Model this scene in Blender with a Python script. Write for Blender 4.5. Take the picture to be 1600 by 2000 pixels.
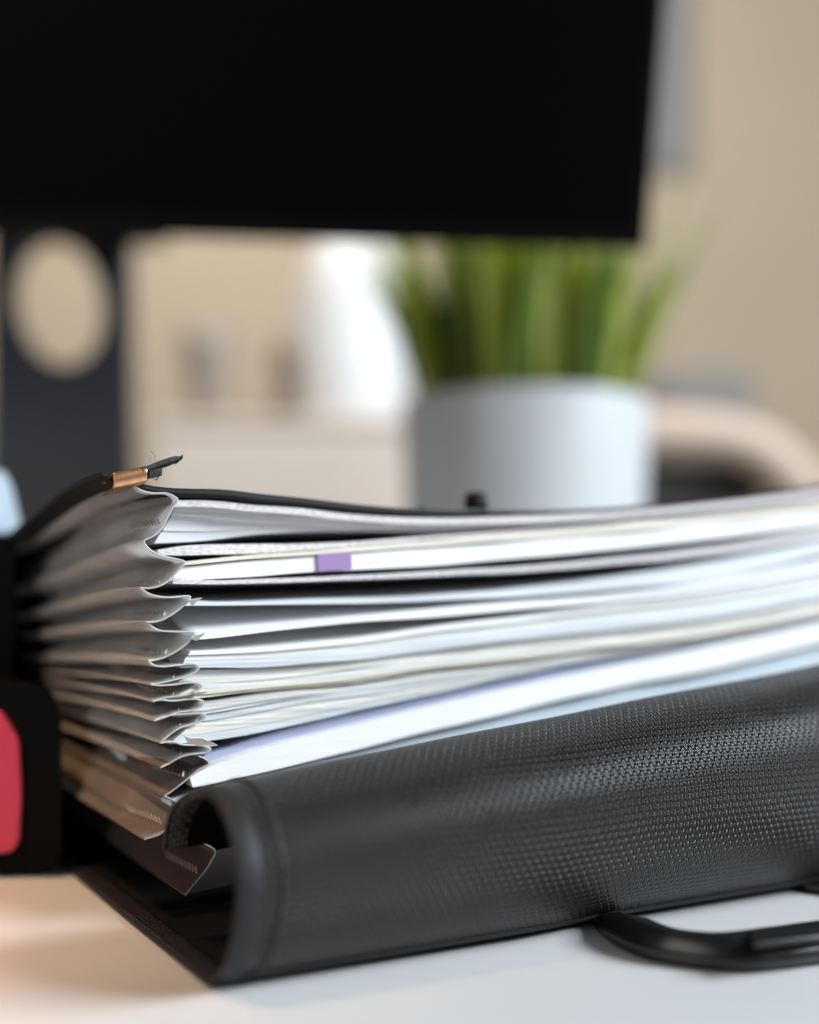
import bpy, bmesh, math, random
from mathutils import Vector, Matrix, Euler, noise

for o in list(bpy.data.objects):
    bpy.data.objects.remove(o)
scene = bpy.context.scene
COL = scene.collection
random.seed(7)

# ------------------------------------------------------------------ camera, world, lights
F = 2400.0          # focal length in photo pixels (photo 1600 x 2000)
EYE = 0.10          # camera height above the desk
HOR = 1150.0        # photo row of the horizon
cam_d = bpy.data.cameras.new("camera")
cam = bpy.data.objects.new("camera", cam_d)
COL.objects.link(cam)
cam.location = (0, 0, EYE)
cam.rotation_euler = (math.radians(90), 0, 0)
cam_d.sensor_fit = 'VERTICAL'
cam_d.sensor_height = 36.0
cam_d.sensor_width = 28.8
cam_d.lens = 36.0 * F / 2000.0
cam_d.shift_y = (HOR - 1000.0) / 2000.0
cam_d.clip_start = 0.02
cam_d.clip_end = 100
cam_d.dof.use_dof = True
cam_d.dof.focus_distance = 0.361
cam_d.dof.aperture_fstop = 2.75
cam_d.dof.aperture_blades = 0
scene.camera = cam

world = bpy.data.worlds.new("World")
scene.world = world
world.use_nodes = True
bg = world.node_tree.nodes["Background"]
bg.inputs[0].default_value = (0.85, 0.90, 1.0, 1)
bg.inputs[1].default_value = 0.11


def area(name, loc, target, size, energy, color, size_y=None):
    d = bpy.data.lights.new(name, 'AREA')
    d.energy = energy
    d.color = color
    d.size = size
    if size_y:
        d.shape = 'RECTANGLE'
        d.size_y = size_y
    o = bpy.data.objects.new(name, d)
    COL.objects.link(o)
    o.location = loc
    o.rotation_euler = (Vector(target) - Vector(loc)).to_track_quat('-Z', 'Y').to_euler()
    return o


area("window_light", (2.25, -0.05, 1.45), (0.05, 0.42, 0.06), 1.45, 152, (0.85, 0.935, 1.0), 0.9)
spot_d = bpy.data.lights.new("warm_desk_lamp", 'SPOT')
spot_d.energy = 50
spot_d.color = (1.0, 0.62, 0.35)
spot_d.spot_size = math.radians(25)
spot_d.spot_blend = 1.0
spot_d.shadow_soft_size = 0.07
spot_o = bpy.data.objects.new("warm_desk_lamp", spot_d)
COL.objects.link(spot_o)
spot_o.location = (-0.42, 0.22, 1.05)
spot_o.rotation_euler = (Vector((-0.20, 0.375, 0.0)) - Vector(spot_o.location)).to_track_quat('-Z', 'Y').to_euler()
area("gusset_fill_light", (-1.1, -0.9, 0.75), (-0.05, 0.42, 0.08), 0.8, 7.5, (1.0, 0.93, 0.86))  # added fill that brightens the gusset and flap end, not a real window
area("wall_fill_light", (-0.55, 1.9, 2.2), (-0.45, 3.15, 0.4), 1.2, 46, (1.0, 0.92, 0.82))  # added fill that keeps the wall from going dark, not a real lamp

scene.view_settings.view_transform = 'Standard'
scene.view_settings.look = 'None'
scene.view_settings.gamma = 1
scene.view_settings.exposure = 0
scene.view_settings.use_curve_mapping = False
scene.render.engine = 'CYCLES'
scene.cycles.use_denoising = True
scene.cycles.max_bounces = 10
scene.cycles.sample_clamp_indirect = 8

# ------------------------------------------------------------------ geometry frames
# folder frame: a = along the open mouth (to the right and away), b = into the folder, z = up
OX, OY = -0.0539, 0.3158
YAW = math.radians(29.1)
UX, UY = math.cos(YAW), math.sin(YAW)
WX, WY = -UY, UX
FOLD = Matrix.Translation((OX, OY, 0)) @ Matrix.Rotation(YAW, 4, 'Z')


def a_of_x(x, b):
    """a of the point seen in photo column x on the upright plane at depth b"""
    k = (x - 800.0) / F
    px, py = OX + b * WX, OY + b * WY
    return (k * py - px) / (UX - k * UY)


def on_b(x, y, b):
    a = a_of_x(x, b)
    Y = OY + b * WY + a * UY
    return a, EYE + (HOR - y) / F * Y


def on_Y(x, y, Y):
    return Vector(((x - 800.0) / F * Y, Y, EYE + (HOR - y) / F * Y))


def interp(pts, x):
    """smooth (monotone-ish cubic) interpolation through sorted (x, v) pairs, linear outside"""
    n = len(pts)
    if x <= pts[0][0]:
        i = 0
    elif x >= pts[-1][0]:
        i = n - 2
    else:
        i = max(k for k in range(n - 1) if pts[k][0] <= x)
    x0, v0 = pts[i]
    x1, v1 = pts[i + 1]
    s = (v1 - v0) / (x1 - x0)

    def slope(k):
        if k <= 0 or k >= n - 1:
            return s
        l = (pts[k][1] - pts[k - 1][1]) / (pts[k][0] - pts[k - 1][0])
        r = (pts[k + 1][1] - pts[k][1]) / (pts[k + 1][0] - pts[k][0])
        return 0.5 * (l + r)
    if x < x0:
        return v0 + (x - x0) * s
    if x > x1:
        return v1 + (x - x1) * s
    m0, m1 = slope(i), slope(i + 1)
    t = (x - x0) / (x1 - x0)
    d = x1 - x0
    return ((2*t**3 - 3*t**2 + 1) * v0 + (t**3 - 2*t**2 + t) * d * m0
            + (-2*t**3 + 3*t**2) * v1 + (t**3 - t**2) * d * m1)


def smooth(t):
    t = max(0.0, min(1.0, t))
    return t * t * (3 - 2 * t)


# ------------------------------------------------------------------ object helpers
def tag(o, label=None, cat=None, group=None, kind=None):
    if label:
        o["label"] = label
    if cat:
        o["category"] = cat
    if group:
        o["group"] = group
    if kind:
        o["kind"] = kind
    return o


def empty(name, matrix):
    o = bpy.data.objects.new(name, None)
    o.empty_display_size = 0.02
    COL.objects.link(o)
    o.matrix_world = matrix
    return o


def build(name, verts, faces, mat, parent=None, frame=None, smooth_shade=True, uvs=None, solid=None, recenter=True, bevel=None):
    """one mesh object; verts in the parent's frame, or in `frame` (a matrix) when top-level"""
    vs = [Vector(v) for v in verts]
    c = Vector((0, 0, 0))
    if recenter:
        c = sum(vs, Vector()) / len(vs)
        c.z = min(v.z for v in vs)
    me = bpy.data.meshes.new(name)
    me.from_pydata([v - c for v in vs], [], faces)
    me.update()
    if uvs is not None:
        ul = me.uv_layers.new(name="UVMap")
        for li, lp in enumerate(me.loops):
            ul.data[li].uv = uvs[lp.vertex_index]
    if smooth_shade:
        for p in me.polygons:
            p.use_smooth = True
    if mat:
        me.materials.append(mat)
    o = bpy.data.objects.new(name, me)
    COL.objects.link(o)
    if parent is not None:
        o.parent = parent
        o.location = c - PARENT_OFF.get(parent.name, Vector((0, 0, 0)))
    else:
        o.matrix_world = (frame or Matrix.Identity(4)) @ Matrix.Translation(c)
    PARENT_OFF[o.name] = c
    if solid:
        m = o.modifiers.new("thickness", 'SOLIDIFY')
        m.thickness = solid
        m.offset = 0
    if bevel:
        m = o.modifiers.new("round", 'BEVEL')
        m.width = bevel
        m.segments = 3
        m.limit_method = 'ANGLE'
        m.angle_limit = math.radians(35)
    return o


PARENT_OFF = {}


def from_bm(name, bm, mat, parent=None, frame=None, smooth_shade=True, recenter=True, bevel=None):
    bm.verts.ensure_lookup_table()
    bm.normal_update()
    vs = [v.co.copy() for v in bm.verts]
    bm.verts.index_update()
    fs = [[v.index for v in f.verts] for f in bm.faces]
    bm.free()
    return build(name, vs, fs, mat, parent, frame, smooth_shade, None, None, recenter, bevel)


def grid_faces(nr, nc, flip=False):
    f = []
    for r in range(nr - 1):
        for c in range(nc - 1):
            q = [r*nc + c, r*nc + c + 1, (r+1)*nc + c + 1, (r+1)*nc + c]
            f.append(q[::-1] if flip else q)
    return f


def extrude_poly(pts, vec):
    """pts: closed outline of 3D points, extruded by vec -> verts, faces"""
    n = len(pts)
    vs = [Vector(p) for p in pts] + [Vector(p) + Vector(vec) for p in pts]
    fs = [list(range(n))[::-1], list(range(n, 2*n))]
    for i in range(n):
        j = (i + 1) % n
        fs.append([i, j, n + j, n + i])
    return vs, fs


def round_poly(pts, r, seg=6):
    """round the corners of a 2D polygon"""
    out = []
    n = len(pts)
    for i in range(n):
        p = Vector(pts[i]); q = Vector(pts[i-1]); s = Vector(pts[(i+1) % n])
        d1 = (q - p); d2 = (s - p)
        rr = min(r, d1.length * .45, d2.length * .45)
        A = p + d1.normalized() * rr
        B = p + d2.normalized() * rr
        for k in range(seg + 1):
            t = k / seg
            out.append((A * (1-t)**2 + p * 2*t*(1-t) + B * t*t)[:])
    return out


def box_vf(c, s):
    cx, cy, cz = c
    x, y, z = s[0]/2, s[1]/2, s[2]/2
    vs = [(cx+i*x, cy+j*y, cz+k*z) for i in (-1, 1) for j in (-1, 1) for k in (-1, 1)]
    fs = [(0, 1, 3, 2), (4, 6, 7, 5), (0, 4, 5, 1), (2, 3, 7, 6), (0, 2, 6, 4), (1, 5, 7, 3)]
    return vs, fs


def lathe_vf(profile, seg=48, center=(0, 0, 0)):
    vs, fs = [], []
    for r, z in profile:
        for k in range(seg):
            t = 2*math.pi*k/seg
            vs.append((center[0] + r*math.cos(t), center[1] + r*math.sin(t), center[2] + z))
    for i in range(len(profile) - 1):
        for k in range(seg):
            k2 = (k+1) % seg
            fs.append((i*seg+k, i*seg+k2, (i+1)*seg+k2, (i+1)*seg+k))
    return vs, fs


# ------------------------------------------------------------------ materials
def new_mat(name):
    m = bpy.data.materials.new(name)
    m.use_nodes = True
    nt = m.node_tree
    return m, nt, nt.nodes["Principled BSDF"]


def plain(name, col, rough=0.5, metal=0.0, spec=0.5, noise_amt=0.0, noise_scale=60, bump=0.0, bump_scale=400, bump_dist=0.0005, coat=0.0):
    m, nt, p = new_mat(name)
    p.inputs["Base Color"].default_value = (*col, 1)
    p.inputs["Roughness"].default_value = rough
    p.inputs["Metallic"].default_value = metal
    p.inputs["Specular IOR Level"].default_value = spec
    p.inputs["Coat Weight"].default_value = coat
    tc = nt.nodes.new("ShaderNodeTexCoord")
    if noise_amt:
        n = nt.nodes.new("ShaderNodeTexNoise")
        n.inputs["Scale"].default_value = noise_scale
        n.inputs["Detail"].default_value = 5
        nt.links.new(tc.outputs["Object"], n.inputs["Vector"])
        r = nt.nodes.new("ShaderNodeMapRange")
        r.inputs[1].default_value = 0.3; r.inputs[2].default_value = 0.7
        r.inputs[3].default_value = 1 - noise_amt; r.inputs[4].default_value = 1 + noise_amt
        nt.links.new(n.outputs["Fac"], r.inputs[0])
        mx = nt.nodes.new("ShaderNodeMix"); mx.data_type = 'RGBA'; mx.blend_type = 'MULTIPLY'
        mx.inputs[0].default_value = 1
        mx.inputs[6].default_value = (*col, 1)
        nt.links.new(r.outputs[0], mx.inputs[7])
        nt.links.new(mx.outputs[2], p.inputs["Base Color"])
    if bump:
        n = nt.nodes.new("ShaderNodeTexNoise")
        n.inputs["Scale"].default_value = bump_scale
        n.inputs["Detail"].default_value = 4
        nt.links.new(tc.outputs["Object"], n.inputs["Vector"])
        b = nt.nodes.new("ShaderNodeBump")
        b.inputs["Strength"].default_value = bump
        b.inputs["Distance"].default_value = bump_dist
        nt.links.new(n.outputs["Fac"], b.inputs["Height"])
        nt.links.new(b.outputs["Normal"], p.inputs["Normal"])
    return m


def M(nt, op, a, b=None, c=None):
    n = nt.nodes.new("ShaderNodeMath")
    n.operation = op
    for i, v in enumerate((a, b, c)):
        if v is None:
            continue
        if isinstance(v, (int, float)):
            n.inputs[i].default_value = v
        else:
            nt.links.new(v, n.inputs[i])
    return n.outputs[0]


def ramp(nt, val, lo, hi, a=0.0, b=1.0):
    r = nt.nodes.new("ShaderNodeMapRange")
    r.interpolation_type = 'SMOOTHSTEP'
    r.inputs[1].default_value = lo; r.inputs[2].default_value = hi
    r.inputs[3].default_value = a; r.inputs[4].default_value = b
    nt.links.new(val, r.inputs[0])
    return r.outputs[0]


def weave_mat(name, pu=0.0026, pv=0.0040):
    """black coated fabric: staggered long loops with a groove in each"""
    m, nt, p = new_mat(name)
    uv = nt.nodes.new("ShaderNodeUVMap")
    uv.uv_map = "UVMap"
    nz = nt.nodes.new("ShaderNodeTexNoise")
    nz.inputs["Scale"].default_value = 55
    nz.inputs["Detail"].default_value = 3
    nt.links.new(uv.outputs[0], nz.inputs["Vector"])
    sep = nt.nodes.new("ShaderNodeSeparateXYZ")
    nt.links.new(uv.outputs[0], sep.inputs[0])
    wob = M(nt, 'MULTIPLY', M(nt, 'SUBTRACT', nz.outputs["Fac"], 0.5), 0.0014)
    u = M(nt, 'ADD', sep.outputs[0], wob)
    v = M(nt, 'ADD', sep.outputs[1], M(nt, 'MULTIPLY', wob, 0.8))

    def cell(off):
        fx = M(nt, 'SUBTRACT', M(nt, 'FRACT', M(nt, 'ADD', M(nt, 'MULTIPLY', u, 1/pu), off + 100)), 0.5)
        fy = M(nt, 'SUBTRACT', M(nt, 'FRACT', M(nt, 'ADD', M(nt, 'MULTIPLY', v, 1/pv), off + 100)), 0.5)
        x = M(nt, 'MULTIPLY', fx, 1/0.30)
        y = M(nt, 'MULTIPLY', fy, 1/0.45)
        return M(nt, 'SQRT', M(nt, 'ADD', M(nt, 'MULTIPLY', x, x), M(nt, 'MULTIPLY', y, y)))
    d = M(nt, 'MINIMUM', cell(0.0), cell(0.5))
    h = M(nt, 'SUBTRACT', ramp(nt, d, 1.15, 0.55), M(nt, 'MULTIPLY', ramp(nt, d, 0.50, 0.1), 0.55))
    b = nt.nodes.new("ShaderNodeBump")
    b.inputs["Strength"].default_value = 1.0
    b.inputs["Distance"].default_value = 0.0009
    nt.links.new(h, b.inputs["Height"])
    nt.links.new(b.outputs["Normal"], p.inputs["Normal"])
    cr = nt.nodes.new("ShaderNodeMix"); cr.data_type = 'RGBA'
    cr.inputs[6].default_value = (0.002, 0.002, 0.002, 1)
    cr.inputs[7].default_value = (0.017, 0.015, 0.0145, 1)
    nt.links.new(h, cr.inputs[0])
    nt.links.new(cr.outputs[2], p.inputs["Base Color"])
    nb = nt.nodes.new("ShaderNodeTexNoise")
    nb.inputs["Scale"].default_value = 16; nb.inputs["Detail"].default_value = 6; nb.inputs["Roughness"].default_value = 0.7
    nt.links.new(uv.outputs[0], nb.inputs["Vector"])
    vo = nt.nodes.new("ShaderNodeTexVoronoi"); vo.inputs["Scale"].default_value = 130
    nt.links.new(uv.outputs[0], vo.inputs["Vector"])
    lint = M(nt, 'MULTIPLY', ramp(nt, vo.outputs["Distance"], 0.075, 0.03), ramp(nt, nb.outputs["Fac"], 0.48, 0.60))
    lm = nt.nodes.new("ShaderNodeMix"); lm.data_type = 'RGBA'
    lm.inputs[7].default_value = (0.30, 0.29, 0.28, 1)
    nt.links.new(M(nt, 'MULTIPLY', lint, 0.7), lm.inputs[0])
    nt.links.new(cr.outputs[2], lm.inputs[6])
    nt.links.new(lm.outputs[2], p.inputs["Base Color"])
    r = ramp(nt, nb.outputs["Fac"], 0.3, 0.7, 0.24, 0.40)
    nt.links.new(r, p.inputs["Roughness"])
    p.inputs["Specular IOR Level"].default_value = 0.5
    return m


def paper_mat(name, col, lines=0.25, freq=4800.0, warm=0.0):
    """paper: the front face's UV v is height in metres, so fine sheet lines run along it"""
    m, nt, p = new_mat(name)
    uv = nt.nodes.new("ShaderNodeUVMap"); uv.uv_map = "UVMap"
    mp = nt.nodes.new("ShaderNodeMapping")
    mp.inputs["Scale"].default_value = (9.0, freq * 0.35, 1.0)
    nt.links.new(uv.outputs[0], mp.inputs[0])
    n = nt.nodes.new("ShaderNodeTexNoise")
    n.inputs["Scale"].default_value = 1.0
    n.inputs["Detail"].default_value = 6
    n.inputs["Roughness"].default_value = 0.65
    nt.links.new(mp.outputs[0], n.inputs["Vector"])
    r = ramp(nt, n.outputs["Fac"], 0.30, 0.68, 1.0 - lines, 1.0)
    mp2 = nt.nodes.new("ShaderNodeMapping")
    mp2.inputs["Scale"].default_value = (14.0, 420.0, 1.0)
    nt.links.new(uv.outputs[0], mp2.inputs[0])
    n2 = nt.nodes.new("ShaderNodeTexNoise")
    n2.inputs["Scale"].default_value = 1.0
    n2.inputs["Detail"].default_value = 2
    nt.links.new(mp2.outputs[0], n2.inputs["Vector"])
    tint = nt.nodes.new("ShaderNodeMix"); tint.data_type = 'RGBA'
    tint.inputs[6].default_value = (*col, 1)
    tint.inputs[7].default_value = (col[0]*0.97, col[1]*0.90, col[2]*0.78, 1)
    nt.links.new(M(nt, 'MULTIPLY', ramp(nt, n2.outputs["Fac"], 0.45, 0.75), warm), tint.inputs[0])
    mx = nt.nodes.new("ShaderNodeMix"); mx.data_type = 'RGBA'; mx.blend_type = 'MULTIPLY'
    mx.inputs[0].default_value = 1
    nt.links.new(tint.outputs[2], mx.inputs[6])
    nt.links.new(r, mx.inputs[7])
    nt.links.new(mx.outputs[2], p.inputs["Base Color"])
    p.inputs["Roughness"].default_value = 0.6
    p.inputs["Specular IOR Level"].default_value = 0.25
    return m


def plastic_mat():
    """cloudy translucent polypropylene"""
    m, nt, p = new_mat("cloudy_plastic")
    out = nt.nodes["Material Output"]
    tc = nt.nodes.new("ShaderNodeTexCoord")
    n = nt.nodes.new("ShaderNodeTexNoise")
    n.inputs["Scale"].default_value = 90; n.inputs["Detail"].default_value = 6
    nt.links.new(tc.outputs["Object"], n.inputs["Vector"])
    c = nt.nodes.new("ShaderNodeMix"); c.data_type = 'RGBA'
    c.inputs[6].default_value = (0.46, 0.45, 0.44, 1)
    c.inputs[7].default_value = (0.64, 0.63, 0.62, 1)
    nt.links.new(ramp(nt, n.outputs["Fac"], 0.35, 0.65), c.inputs[0])
    nt.links.new(c.outputs[2], p.inputs["Base Color"])
    p.inputs["Roughness"].default_value = 0.33
    n2 = nt.nodes.new("ShaderNodeTexNoise")
    n2.inputs["Scale"].default_value = 420; n2.inputs["Detail"].default_value = 3
    nt.links.new(tc.outputs["Object"], n2.inputs["Vector"])
    b = nt.nodes.new("ShaderNodeBump")
    b.inputs["Strength"].default_value = 0.22; b.inputs["Distance"].default_value = 0.0004
    nt.links.new(n2.outputs["Fac"], b.inputs["Height"])
    nt.links.new(b.outputs["Normal"], p.inputs["Normal"])
    tr = nt.nodes.new("ShaderNodeBsdfTranslucent")
    tr.inputs[0].default_value = (0.84, 0.83, 0.82, 1)
    mx = nt.nodes.new("ShaderNodeMixShader"); mx.inputs[0].default_value = 0.55
    nt.links.new(p.outputs[0], mx.inputs[1]); nt.links.new(tr.outputs[0], mx.inputs[2])
    nt.links.new(mx.outputs[0], out.inputs["Surface"])
    return m


def divider_mat():
    m, nt, p = new_mat("divider_plastic")
    uv = nt.nodes.new("ShaderNodeUVMap"); uv.uv_map = "UVMap"
    mp = nt.nodes.new("ShaderNodeMapping")
    mp.inputs["Scale"].default_value = (520, 1500, 1)
    nt.links.new(uv.outputs[0], mp.inputs[0])
    n = nt.nodes.new("ShaderNodeTexNoise"); n.inputs["Scale"].default_value = 1; n.inputs["Detail"].default_value = 3
    nt.links.new(mp.outputs[0], n.inputs["Vector"])
    c = nt.nodes.new("ShaderNodeMix"); c.data_type = 'RGBA'
    c.inputs[6].default_value = (0.48, 0.45, 0.45, 1)
    c.inputs[7].default_value = (0.74, 0.70, 0.71, 1)
    nt.links.new(ramp(nt, n.outputs["Fac"], 0.32, 0.62), c.inputs[0])
    nt.links.new(c.outputs[2], p.inputs["Base Color"])
    p.inputs["Roughness"].default_value = 0.35
    return m


def leaf_mat():
    m, nt, p = new_mat("leaf_green")
    oi = nt.nodes.new("ShaderNodeObjectInfo")
    cr = nt.nodes.new("ShaderNodeValToRGB")
    e = cr.color_ramp.elements
    e[0].position = 0.0; e[0].color = (0.05, 0.085, 0.005, 1)
    e[1].position = 1.0; e[1].color = (0.46, 0.52, 0.03, 1)
    for pos, col in ((0.25, (0.12, 0.19, 0.010, 1)), (0.5, (0.34, 0.42, 0.015, 1)), (0.8, (0.42, 0.46, 0.12, 1))):
        el = e.new(pos); el.color = col
    nt.links.new(oi.outputs["Random"], cr.inputs[0])
    nt.links.new(cr.outputs[0], p.inputs["Base Color"])
    p.inputs["Roughness"].default_value = 0.38
    out = nt.nodes["Material Output"]
    tr = nt.nodes.new("ShaderNodeBsdfTranslucent")
    nt.links.new(cr.outputs[0], tr.inputs[0])
    mx = nt.nodes.new("ShaderNodeMixShader"); mx.inputs[0].default_value = 0.45
    nt.links.new(p.outputs[0], mx.inputs[1]); nt.links.new(tr.outputs[0], mx.inputs[2])
    nt.links.new(mx.outputs[0], out.inputs["Surface"])
    return m


MAT = {
    'desk': plain("white_desk_laminate", (0.61, 0.61, 0.61), 0.32, spec=0.4, noise_amt=0.015, noise_scale=14, bump=0.05, bump_scale=900, bump_dist=0.0002),
    'wall': plain("beige_wall_paint", (0.42, 0.345, 0.255), 0.85, noise_amt=0.04, noise_scale=2),
    'floor': plain("grey_brown_floor", (0.24, 0.19, 0.15), 0.6, noise_amt=0.1, noise_scale=5),
    'weave': weave_mat("black_woven_cover"),
    'hem': plain("black_hem_tape", (0.014, 0.014, 0.016), 0.6, spec=0.35, bump=0.5, bump_scale=900, bump_dist=0.0003),
    'black': plain("black_board", (0.005, 0.005, 0.005), 0.6, spec=0.25, bump=0.3, bump_scale=1200, bump_dist=0.0002),
    'handle': plain("black_handle_plastic", (0.006, 0.006, 0.006), 0.30, spec=0.5, bump=0.08, bump_scale=1800, bump_dist=0.0002),
    'plastic': plastic_mat(),
    'divider': divider_mat(),
    'copper': plain("copper_metal", (0.72, 0.38, 0.20), 0.28, metal=1.0, noise_amt=0.18, noise_scale=300, bump=0.15, bump_scale=700, bump_dist=0.0002),
    'strap': plain("black_felt_strap", (0.030, 0.033, 0.030), 0.85, noise_amt=0.5, noise_scale=1500, bump=0.9, bump_scale=2200, bump_dist=0.0006),
    'p_white': paper_mat("paper_white", (0.88, 0.88, 0.88), 0.10),
    'p_cool': paper_mat("paper_cool", (0.70, 0.73, 0.76), 0.32, warm=0.1),
    'p_cream': paper_mat("paper_cream", (0.82, 0.77, 0.67), 0.36, warm=0.7),
    'p_mix': paper_mat("paper_mixed", (0.80, 0.79, 0.76), 0.40, warm=0.5),
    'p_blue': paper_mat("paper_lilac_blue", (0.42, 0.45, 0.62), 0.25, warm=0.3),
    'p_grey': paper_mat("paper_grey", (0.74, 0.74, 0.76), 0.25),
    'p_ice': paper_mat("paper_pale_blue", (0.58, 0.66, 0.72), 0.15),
    'plastic_shaded': plain("shaded_cloudy_plastic", (0.045, 0.036, 0.032), 0.4),  # cloudy plastic again, with the shade under flap and cover painted in
    'plastic_warm_lit': plain("warm_lit_cloudy_plastic", (0.15, 0.125, 0.105), 0.33, noise_amt=0.2, noise_scale=90, bump=0.2, bump_scale=420, bump_dist=0.0004),  # cloudy plastic again, dim warm light near the desk put into its colour
    'weld_glint': plain("weld_glint_plastic", (0.62, 0.60, 0.58), 0.25),  # paler than the cloudy plastic: glints on ribs and edges painted in
    'lining': plain("black_lining_cloth", (0.003, 0.003, 0.003), 0.8, spec=0.1, bump=0.4, bump_scale=1500, bump_dist=0.0003),
    'purple': plain("purple_tab", (0.36, 0.22, 0.46), 0.5),
    'green': plain("green_mark", (0.10, 0.30, 0.03), 0.6),
    'monitor': plain("monitor_black", (0.0016, 0.0015, 0.0014), 0.5, spec=0.1),
    'screen': plain("screen_black", (0.0012, 0.0010, 0.0008), 0.5, spec=0.05),
    'stand': plain("charcoal_stand", (0.022, 0.023, 0.028), 0.45),
    'pot': plain("white_ceramic", (0.47, 0.48, 0.49), 0.35, noise_amt=0.02, noise_scale=20),
    'soil': plain("dark_soil", (0.03, 0.022, 0.015), 0.9, bump=0.8, bump_scale=200, bump_dist=0.004),
    'leaf': leaf_mat(),
    'red': plain("red_plastic", (0.66, 0.045, 0.11), 0.42, spec=0.4),
    'bblack': plain("matte_black_plastic", (0.0015, 0.0014, 0.0013), 0.55, spec=0.08),
    'paleblue': plain("pale_blue_plastic", (0.36, 0.44, 0.52), 0.4),
    'cabinet': plain("pale_cabinet", (0.70, 0.60, 0.52), 0.5, noise_amt=0.03, noise_scale=6),
    'vase_white': plain("vase_white", (0.78, 0.78, 0.78), 0.4),
    'taupe': plain("taupe_ceramic", (0.30, 0.25, 0.21), 0.5),
    'brown': plain("brown_wood", (0.16, 0.10, 0.06), 0.5),
    'chair': plain("beige_upholstery", (0.62, 0.48, 0.39), 0.8, bump=0.4, bump_scale=500, bump_dist=0.001),
    'chair_dark': plain("dark_seat_fabric", (0.030, 0.026, 0.024), 0.8),
    'cushion': plain("grey_cushion", (0.20, 0.19, 0.18), 0.85),
    'greypanel': plain("grey_panel", (0.20, 0.19, 0.20), 0.6),
}

# ------------------------------------------------------------------ setting: desk, floor, wall
vs, fs = extrude_poly([(-1.2, -0.25, -0.030), (1.3, -0.25, -0.030), (1.3, 1.62, -0.030), (-1.2, 1.62, -0.030)], (0, 0, 0.030))
desk = build("desk_top", vs, fs, MAT['desk'], smooth_shade=False, bevel=0.002)
tag(desk, kind="structure", label="white laminate desk top under the folder", cat="desk")
vs, fs = extrude_poly([(-3, -0.5, -0.76), (3, -0.5, -0.76), (3, 3.4, -0.76), (-3, 3.4, -0.76)], (0, 0, 0.03))
tag(build("floor", vs, fs, MAT['floor'], smooth_shade=False), kind="structure", label="grey brown floor behind the desk", cat="floor")
vs, fs = extrude_poly([(-3, 3.2, -0.73), (3, 3.2, -0.73), (3, 3.3, -0.73), (-3, 3.3, -0.73)], (0, 0, 3.2))
tag(build("wall", vs, fs, MAT['wall'], smooth_shade=False), kind="structure", label="plain beige wall behind everything", cat="wall")

# ------------------------------------------------------------------ the expanding file folder
folder = empty("expanding_file_folder", FOLD)
tag(folder, "thick black expanding file folder with grey pleated side stuffed with papers", "file folder")

MB = 0.050      # depth of the mouth plane (front edges of the pockets)

# --- bottom cover with the flap that curls up in front
ztop_px = [(410, 1545), (600, 1503), (800, 1463), (1000, 1419), (1200, 1378), (1400, 1338), (1600, 1298)]
ztop = [on_b(x, y + 7, -0.0075) for x, y in ztop_px]
SEC = [(-0.004, 0.0011), (-0.011, 0.0030), (-0.0185, 0.0078), (-0.0245, 0.0155), (-0.0280, 0.0250), (-0.0282, 0.0335),
       (-0.0235, 0.0420), (-0.0160, 0.0470), (-0.0075, 0.0490), (0.0020, 0.0482), (0.0110, 0.0455), (0.0190, 0.0410), (0.0245, 0.0350), (0.0260, 0.0290)]


def catmull(pts, per=6, closed=False):
    out = []
    n = len(pts)
    P = [Vector(p) for p in pts]
    for i in range(n - 1):
        p0 = P[i-1] if i > 0 else P[i]*2 - P[i+1]
        p1, p2 = P[i], P[i+1]
        p3 = P[i+2] if i + 2 < n else P[i+1]*2 - P[i]
        for k in range(per):
            t = k / per
            out.append(0.5*((2*p1) + (p2-p0)*t + (2*p0-5*p1+4*p2-p3)*t*t + (3*p1-p0-3*p2+p3)*t**3))
    out.append(P[-1])
    return out


def flap_section(a):
    k = interp(ztop, min(a, 0.25)) / 0.049
    if a > 0.25:
        k -= (a - 0.25) * 1.2
    kb = 1 + 0.25 * (k - 1)
    pts = [Vector((0.245, 0.0011)), Vector((0.16, 0.0011)), Vector((0.08, 0.0011)), Vector((0.03, 0.0011))]
    pts += [Vector((b * kb, 0.0011 + (z - 0.0011) * k)) for b, z in SEC]
    wob = 0.0010 * noise.noise(Vector((a * 14, 3.1, 0)))
    lift = 0.0016 * smooth((a - 0.09) / 0.04)
    return catmull([(p.x, p.y + wob * smooth(p.y / 0.03) + lift * smooth((0.03 - p.x) / 0.03) * (1 - smooth(p.y / 0.04))) for p in pts], 6)


A_END = 0.335
acols = [A_END * i / 66 for i in range(67)]
V, UVS = [], []
nsec = 0
for a in acols:
    s = flap_section(a)
    nsec = len(s)
    arc = 0
    for i, p in enumerate(s):
        if i:
            arc += (p - s[i-1]).length
        V.append((a, p.x, p.y))
        UVS.append((a, arc))
cover_b = build("bottom_cover", V, grid_faces(len(acols), nsec, True), MAT['weave'], folder, uvs=UVS, solid=0.0020)
cover_b["label"] = "black woven bottom cover curling up into a flap"

V = []
lcols = acols[1:-1:2]
for a in lcols:
    s_ = flap_section(a)
    for i_, p_ in enumerate(s_):
        t_ = (s_[min(i_+1, len(s_)-1)] - s_[max(i_-1, 0)]).normalized()
        V.append((a, p_.x + t_.y * 0.0016, p_.y - t_.x * 0.0016))
build("cover_lining", V, grid_faces(len(lcols), len(flap_section(0))), MAT['lining'], folder)

# hem tape round the left end of the flap and cover
def cover_normal(s, i):
    t = (s[min(i+1, len(s)-1)] - s[max(i-1, 0)]).normalized()
    return Vector((-t.y, t.x))        # outward, away from the inside of the curl


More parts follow.
